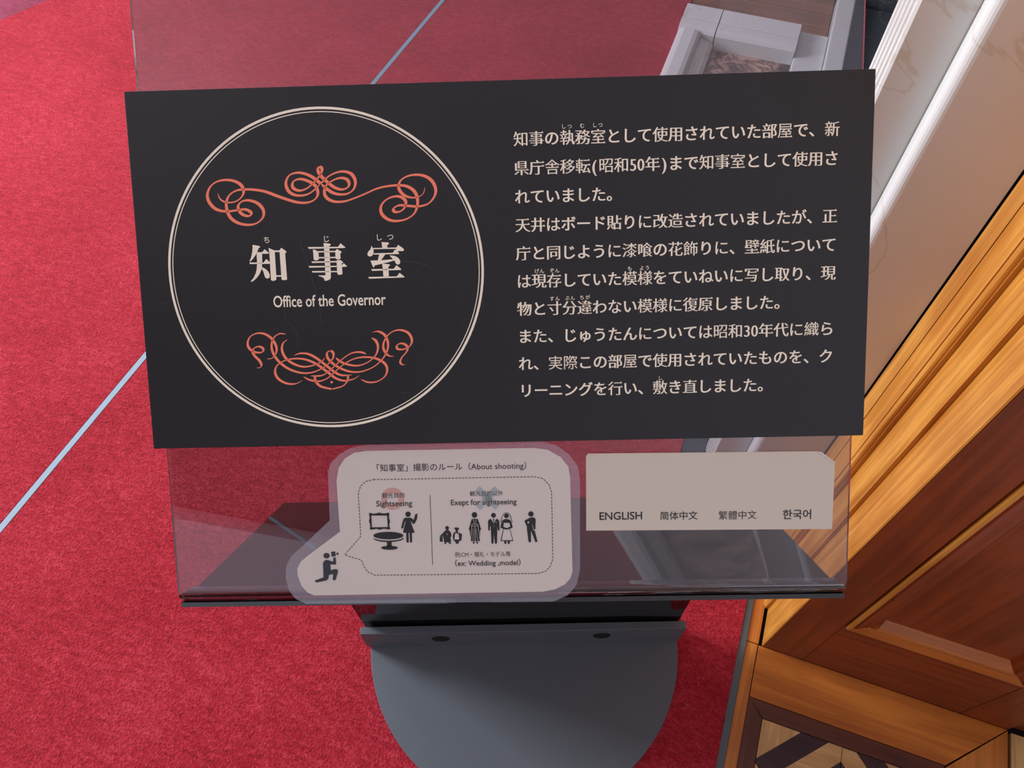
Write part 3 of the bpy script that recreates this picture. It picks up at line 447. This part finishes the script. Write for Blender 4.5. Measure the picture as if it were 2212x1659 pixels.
# ---------------------------------------------------------------- prints (flat, in millimetres on the reading face)
def flat(name, polys, m, parent, z, th=0.0):
    bm = bmesh.new()
    for pts in polys:
        pts3 = [Vector((x/1000, y/1000, z)) for x, y in pts]
        vs = [bm.verts.new(v) for v in pts3]
        for tri in tessellate_polygon([pts3]):
            try: bm.faces.new([vs[i] for i in tri])
            except ValueError: pass
    for f in bm.faces:
        f.normal_update()
        if f.normal.z < 0: f.normal_flip()
    return obj(name, bm, m, parent)
def ribbon(pts, w0, w1=None, wend=None, closed=False):
    """smooth variable-width stroke as quads (Catmull-Rom)"""
    P = [Vector(p).to_2d() for p in pts]; n = len(P); res = []
    for i in range(n-1):
        p0, p1, p2, p3 = P[max(i-1, 0)], P[i], P[i+1], P[min(i+2, n-1)]
        for k in range(5):
            t = k/5; res.append(0.5*((2*p1)+(-p0+p2)*t+(2*p0-5*p1+4*p2-p3)*t*t+(-p0+3*p1-3*p2+p3)*t**3))
    res.append(P[-1]); m = len(res); out = []
    lf = []; rt = []
    for i, p in enumerate(res):
        d = (res[min(i+1, m-1)]-res[max(i-1, 0)]); d = d.normalized() if d.length else Vector((1, 0))
        f = i/(m-1); w = w0
        if w1 is not None:
            e0 = min(1, f/0.10); e1 = min(1, (1-f)/(0.10 if wend is None else wend)) if wend != 0 else 1
            # stroke swells where it runs downwards to the left, like a pen
            w = (w0+(w1-w0)*abs(d.x*0.55-d.y*0.85)**1.5)*min(e0, e1)**0.6+0.08
        nn = Vector((-d.y, d.x))*w/2; lf.append(p+nn); rt.append(p-nn)
    return [[tuple(lf[i]), tuple(rt[i]), tuple(rt[i+1]), tuple(lf[i+1])] for i in range(m-1)]
def ring(cx, cy, r0, r1, k=128):
    a = [(math.cos(2*math.pi*i/k), math.sin(2*math.pi*i/k)) for i in range(k+1)]
    return [[(cx+r0*a[i][0], cy+r0*a[i][1]), (cx+r1*a[i][0], cy+r1*a[i][1]), (cx+r1*a[i+1][0], cy+r1*a[i+1][1]), (cx+r0*a[i+1][0], cy+r0*a[i+1][1])] for i in range(k)]
_cache = {}
def glyphs(txt):
    """outlines of a string in font units: list of closed polylines, plus advance width"""
    if txt in _cache: return _cache[txt]
    c = bpy.data.curves.new('g', 'FONT'); c.body = txt; c.resolution_u = 3
    o = bpy.data.objects.new('g', c); COL.objects.link(o)
    cu = o.to_curve(bpy.context.evaluated_depsgraph_get()); outl = []
    for s in cu.splines:
        if s.type != 'BEZIER': continue
        b = s.bezier_points; n = len(b); poly = []
        for i in range(n):
            p, q = b[i], b[(i+1) % n]; c0, c1, c2, c3 = p.co.to_2d(), p.handle_right.to_2d(), q.handle_left.to_2d(), q.co.to_2d()
            straight = (c1-(c0*2/3+c3/3)).length < 1e-3 or ((c1-c0).length < 1e-5 and (c2-c3).length < 1e-5)
            poly.append(c0)
            if not straight:
                for t in (.25, .5, .75): poly.append((1-t)**3*c0+3*(1-t)**2*t*c1+3*(1-t)*t*t*c2+t**3*c3)
        poly = [v for i, v in enumerate(poly) if (v-poly[i-1]).length > 1e-5]
        if len(poly) > 2: outl.append(poly)
    o.to_curve_clear(); bpy.data.objects.remove(o); bpy.data.curves.remove(c)
    _cache[txt] = outl; return outl
def to_mesh_flat(name, outl, m, parent, z):
    if outl and isinstance(outl[0][0], list):       # list of glyphs: fill each one on its own, then join
        tot = bmesh.new()
        for g in outl:
            o = to_mesh_flat('g', [q for q in g if len(q) != 4 or not getattr(q, 'tri', 0)], m, parent, z)
            me = o.data; bpy.data.objects.remove(o); tot.from_mesh(me); bpy.data.meshes.remove(me)
        for t in SERIFS:
            vs = [tot.verts.new((v.x, v.y, z)) for v in t]; f = tot.faces.new(vs); f.normal_update()
            if f.normal.z < 0: f.normal_flip()
        SERIFS.clear()
        return obj(name, tot, m, parent)
    cu = bpy.data.curves.new('f', 'CURVE'); cu.dimensions = '2D'; cu.fill_mode = 'BOTH'
    for poly in outl:
        s = cu.splines.new('POLY'); s.points.add(len(poly)-1); s.use_cyclic_u = True
        for pt, v in zip(s.points, poly): pt.co = (v[0], v[1], 0, 1)
    o = bpy.data.objects.new('f', cu); COL.objects.link(o)
    me = bpy.data.meshes.new_from_object(o.evaluated_get(bpy.context.evaluated_depsgraph_get()))
    bpy.data.objects.remove(o); bpy.data.curves.remove(cu)
    bm = bmesh.new(); bm.from_mesh(me); bpy.data.meshes.remove(me)
    FILL[0] = sum(f.calc_area() for f in bm.faces)
    for v in bm.verts: v.co.z = z
    bm.normal_update()
    for f in bm.faces:
        if f.normal.z < 0: f.normal_flip()
    return obj(name, bm, m, parent)
SERIFS = []; FILL = [0]; _ok = {}
def filled(outl):
    """does the curve filler return the whole glyph?"""
    o = to_mesh_flat('g', outl, 'ink', None, 0); me = o.data; bpy.data.objects.remove(o); bpy.data.meshes.remove(me)
    a = abs(sum(sgn_area(q) for q in outl)); return abs(FILL[0]-a)/a
def sgn_area(p): return sum(p[i-1][0]*p[i][1]-p[i][0]*p[i-1][1] for i in range(len(p)))/2
def contrast(outl, dx, dy, serif=False):
    """shift outlines along their normals: dx thickens uprights, dy (negative) thins level strokes"""
    if not outl: return outl
    big = max(outl, key=lambda q: abs(sgn_area(q))); flip = 1 if sgn_area(big) > 0 else -1
    res = []; tris = []
    for q in outl:
        n = len(q); r = []
        for i in range(n):
            a, b, c = q[i-1], q[i], q[(i+1) % n]
            e1 = (b-a).normalized(); e2 = (c-b).normalized()
            n1 = Vector((e1.y, -e1.x))*flip; n2 = Vector((e2.y, -e2.x))*flip
            d = 1+n1.dot(n2); nn = (n1+n2)/max(d, 0.5)
            r.append(Vector((b.x+dx*max(-1.3, min(1.3, nn.x)), b.y+dy*max(-1.3, min(1.3, nn.y)))))
        res.append(r)
        if serif:
            for i in range(n):
                a, b = q[i], q[(i+1) % n]; l = (b-a).length; e = (b-a)/max(l, 1e-6)
                nx = e.y*flip
                if 0.045 < l < 0.1 and abs(e.x) < 0.12 and nx > 0.9:
                    p0, p1 = q[i-1], q[(i+2) % n]
                    if (a-p0).length > 0.12 and (b-p1).length > 0.12 and abs((a-p0).normalized().y) < 0.15 and abs((b-p1).normalized().y) < 0.15:
                        yt = max(a.y, b.y)+dy; x = a.x+dx*.5
                        tri = [Vector((x, yt-.03)), Vector((x-.055, yt+.065)), Vector((x-.125, yt-.004)), Vector((x-.10, yt-.03))]
                        tris.append(tri)
    return (res, tris) if serif else res
def width(outl): xs = [v.x for q in outl for v in q]; return min(xs), max(xs)
def text_fit(name, txt, cx, cy, w, m, parent, z, xsc=1.0, bold=0.0):
    """string centred on (cx,cy) with ink width w; xsc squeezes the letters"""
    o = glyphs(txt)
    if bold:
        cand = [contrast(o, b_, b_) if b_ else o for b_ in (bold, bold*.8, bold*.65, bold*.5, bold*.35, bold*.2, bold*.1, 0)]
        # fill errors show up per string; keep the boldest version that fills completely
        errs = [filled(c_) for c_ in cand]; k_ = next((i for i, e_ in enumerate(errs) if e_ < .004), errs.index(min(errs)))
        if errs[k_] > .004: print('fill', txt, errs)
        o = cand[k_]
    x0, x1 = width(o); k = w/(x1-x0); ky = k/xsc
    ys = [v.y for q in glyphs(txt) for v in q]; ym = (min(ys)+max(ys))/2
    return to_mesh_flat(name, [[((v.x-(x0+x1)/2)*k/1000+cx/1000, (v.y-ym)*ky/1000+cy/1000) for v in q] for q in o], m, parent, z)
ref = width(glyphs('一')); EM = None
_w2 = width(glyphs('田田')); _w1 = width(glyphs('田')); EM = (_w2[1]-_w2[0])-(_w1[1]-_w1[0])
_ys = [v.y for v in glyphs('田')[0]]
_yc = (min(v.y for q in glyphs('国') for v in q)+max(v.y for q in glyphs('国') for v in q))/2
NARROW = {'(': .5, ')': .5, '5': .5, '0': .5, '3': .5}
def put_char(ch, cx, cy, em, out_, dx=.022, dy=-.006):
    """one full-width cell centred on (cx,cy), size em (mm)"""
    o = glyphs(ch); k = em/EM
    if not o: return
    kana = 0x3000 <= ord(ch) < 0x3100
    key = (ch, dx, dy)
    if key not in _ok:
        best = None
        for f in (1, .8, .6, .4, .25, .12, .05, 0, -.1):
            c_ = contrast(o, dx*EM*f, (dy if not kana else .010)*EM*f, serif=not kana and ord(ch) > 0x3100)
            e_ = filled(c_[0] if isinstance(c_, tuple) else c_)
            if best is None or e_ < best[0]-.002: best = (e_, c_, f)
            if e_ < .004: break
        if best[0] > .004: print('fill', ch, best[0], best[2])
        _ok[key] = best[1]
    o = _ok[key]
    if isinstance(o, tuple):
        o, tris = o
        SERIFS.extend([[Vector(((v.x-EM/2)*k/1000+cx/1000, (v.y-_yc)*k/1000+cy/1000)) for v in q] for q in tris])
    if ch in NARROW:
        x0, x1 = width(o); cxg = (x0+x1)/2; kx = k*.92 if ch.isdigit() else k
        o = [[Vector(((v.x-cxg)*kx/1000+cx/1000, (v.y-_yc)*k*1.08/1000+cy/1000)) for v in q] for q in o]
    else:
        o = [[Vector(((v.x-EM/2)*k/1000+cx/1000, (v.y-_yc)*k/1000+cy/1000)) for v in q] for q in o]
    out_.append(o)

# ---------------------------------------------------------------- the black information board
board = empty('information_board', FM, 'black board with ivory and coral print mounted on the acrylic sheet', 'sign')
W_, H_ = D['PW'], D['PH']
box('board_panel', 0, W_, 0, H_, -.0028, 0.0, 'board', board, .0004)
cx, cy, rr = D['ring']
flat('ring_line', ring(cx, cy, rr-1.9, rr), 'ivory', board, .00025)
flat('ring_line', ring(cx, cy, rr-4.0, rr-3.3), 'ivory', board, .00025)
def mirror(pts, c): return [(2*c-x, y) for x, y in pts]
polys = []
for p_ in D['top']:
    for q in (p_, mirror(p_, D['topc'])): polys += ribbon(q, 1.05, 2.5, .0 if q is p_ or True else .1)
flat('scrollwork', polys, 'coral', board, .00025)
polys = []
for p_ in D['bot']:
    for q in (p_, mirror(p_, D['botc'])): polys += ribbon(q, .75, 2.0, 0 if p_ is D['bot'][-1] or p_ is D['bot'][1] else .10)
polys += [[(D['dot'][0]+1.05*math.cos(a*math.pi/8), D['dot'][1]+1.05*math.sin(a*math.pi/8)) for a in range(16)]]
flat('scrollwork', polys, 'coral', board, .00025)
flat('title_lettering', D['title'], 'ivory', board, .00025)
text_fit('subtitle_lettering', 'Office of the Governor', D['office'][0], D['office'][1]-.3, 88.2, 'ivory', board, .00025, 0.74, 0.012)
out_ = []
for ch, x, y in D['tfuri']: put_char(ch, x, y, 5.6, out_, .004, .004)
to_mesh_flat('reading_aid', out_, 'ivory', board, .00025)['kind'] = 'stuff'
out_ = []
for ch, x, y in D['furi']: put_char(ch, x, y+.45, 3.8, out_, .006, .006)
to_mesh_flat('reading_aid', out_, 'ivory', board, .00025)['kind'] = 'stuff'
LINES = ["知事の執務室として使用されていた部屋で、新", "県庁舎移転(昭和50年)まで知事室として使用さ", "れていました。", "天井はボード貼りに改造されていましたが、正", "庁と同じように漆喰の花飾りに、壁紙について", "は現存していた模様をていねいに写し取り、現", "物と寸分違わない模様に復原しました。", "また、じゅうたんについては昭和30年代に織ら", "れ、実際この部屋で使用されていたものを、ク", "リーニングを行い、敷き直しました。"]
for li, s in enumerate(LINES):
    y0 = 232.9-li*21.34; out_ = []; pos = 0.0; adv = 11.66
    for ch in s:
        wd_ = NARROW.get(ch, 1.0)
        x = 300.55+(pos+wd_/2-.5)*adv
        put_char(ch, x, y0+(pos/20)*0.9, 11.75, out_); pos += wd_
    to_mesh_flat('text_line', out_, 'ivory', board, .00025)
for q in D['scr']: flat('scratch', ribbon(q, .22), 'scratch', board, .0002)

# ---------------------------------------------------------------- the laminated speech-bubble notice
note = empty('laminated_notice', FM, 'laminated speech-bubble notice of rules with small black figures below the board', 'notice')
def sheet(name, pts, z0, z1, m, parent):
    return obj(name, fix(bm_prism([(x/1000, y/1000) for x, y in pts], z0, z1)), m, parent)
sheet('laminate', D['pouch'], -.0028, -.0026, 'pouch', note)
sheet('paper', D['paper'], -.0025, -.0023, 'paper', note)
zi = -.0021
flat('permitted_ring', ring(D['O'][0], D['O'][1], D['O'][3], D['O'][2], 40), 'ring_pink', note, zi)
xx, xy = D['X']
def bar2(cx, cy, l, w, ang):
    c, s = math.cos(ang), math.sin(ang); return [(cx+a*c-b*s, cy+a*s+b*c) for a, b in ((-l, -w), (l, -w), (l, w), (-l, w))]
flat('forbidden_cross', [bar2(xx, xy, 11.2, 2.7, math.pi/4), bar2(xx, xy, 11.2, 2.7, -math.pi/4)], 'cross_blue', note, zi)
for (t, x, y, w), b in zip(D['rtxt'], (.010, .022, .012, .022, .012, .020, .012)):
    text_fit('text_line', t, x, y, w, 'ink' if t[0] == '「' else 'ink_grey', note, zi+.0001, 0.9 if t[0] == '例' else 1.0, b)
for i, ps in enumerate(D['icons']):
    nm = ['picture_frame_icon', 'table_icon', 'visitor_icon', 'child_icon', 'child_icon', 'robe_figure_icon', 'groom_icon', 'bride_icon', 'model_icon', 'photographer_icon'][i]
    flat(nm, ps, 'ink_slate' if i == 9 else 'ink', note, zi+.0001)
pl = []
for q, w in D['light']: pl += ribbon(q, w)
flat('icon_highlights', pl+D['lightpoly'], 'paper', note, zi+.0003)['kind'] = 'stuff'
flat('divider_line', [D['div']], 'ink_grey', note, zi+.0001)
ds = []; acc = 0.0; dd = D['dash']
for a, b in zip(dd[:-1], dd[1:]):
    a, b = Vector(a), Vector(b); l = (b-a).length; e = (b-a)/l; t = 0.0
    while t < l:
        ph = (acc+t) % 2.75; step = min((1.75-ph) if ph < 1.75 else (2.75-ph), l-t)+1e-6
        if ph < 1.75:
            p0, p1 = a+e*t, a+e*min(t+step, l); nn = Vector((-e.y, e.x))*.29
            ds.append([tuple(p0+nn), tuple(p0-nn), tuple(p1-nn), tuple(p1+nn)])
        t += step
    acc += l
flat('dashed_line', ds, 'ink_grey', note, zi+.0001)

# ---------------------------------------------------------------- the language label
lab = empty('language_label', FM, 'long cream label naming four languages with its upper right corner folded', 'label')
sheet('label_paper', D['label'], -.0028, -.0025, 'paper2', lab)
fc = sheet('folded_corner', D['flapq'], -.0023, -.0020, 'paper', lab)
for t, x, y, w in D['ltxt']: text_fit('text_line', t, x, y, w, 'ink', lab, -.0023, 1.0, .012)
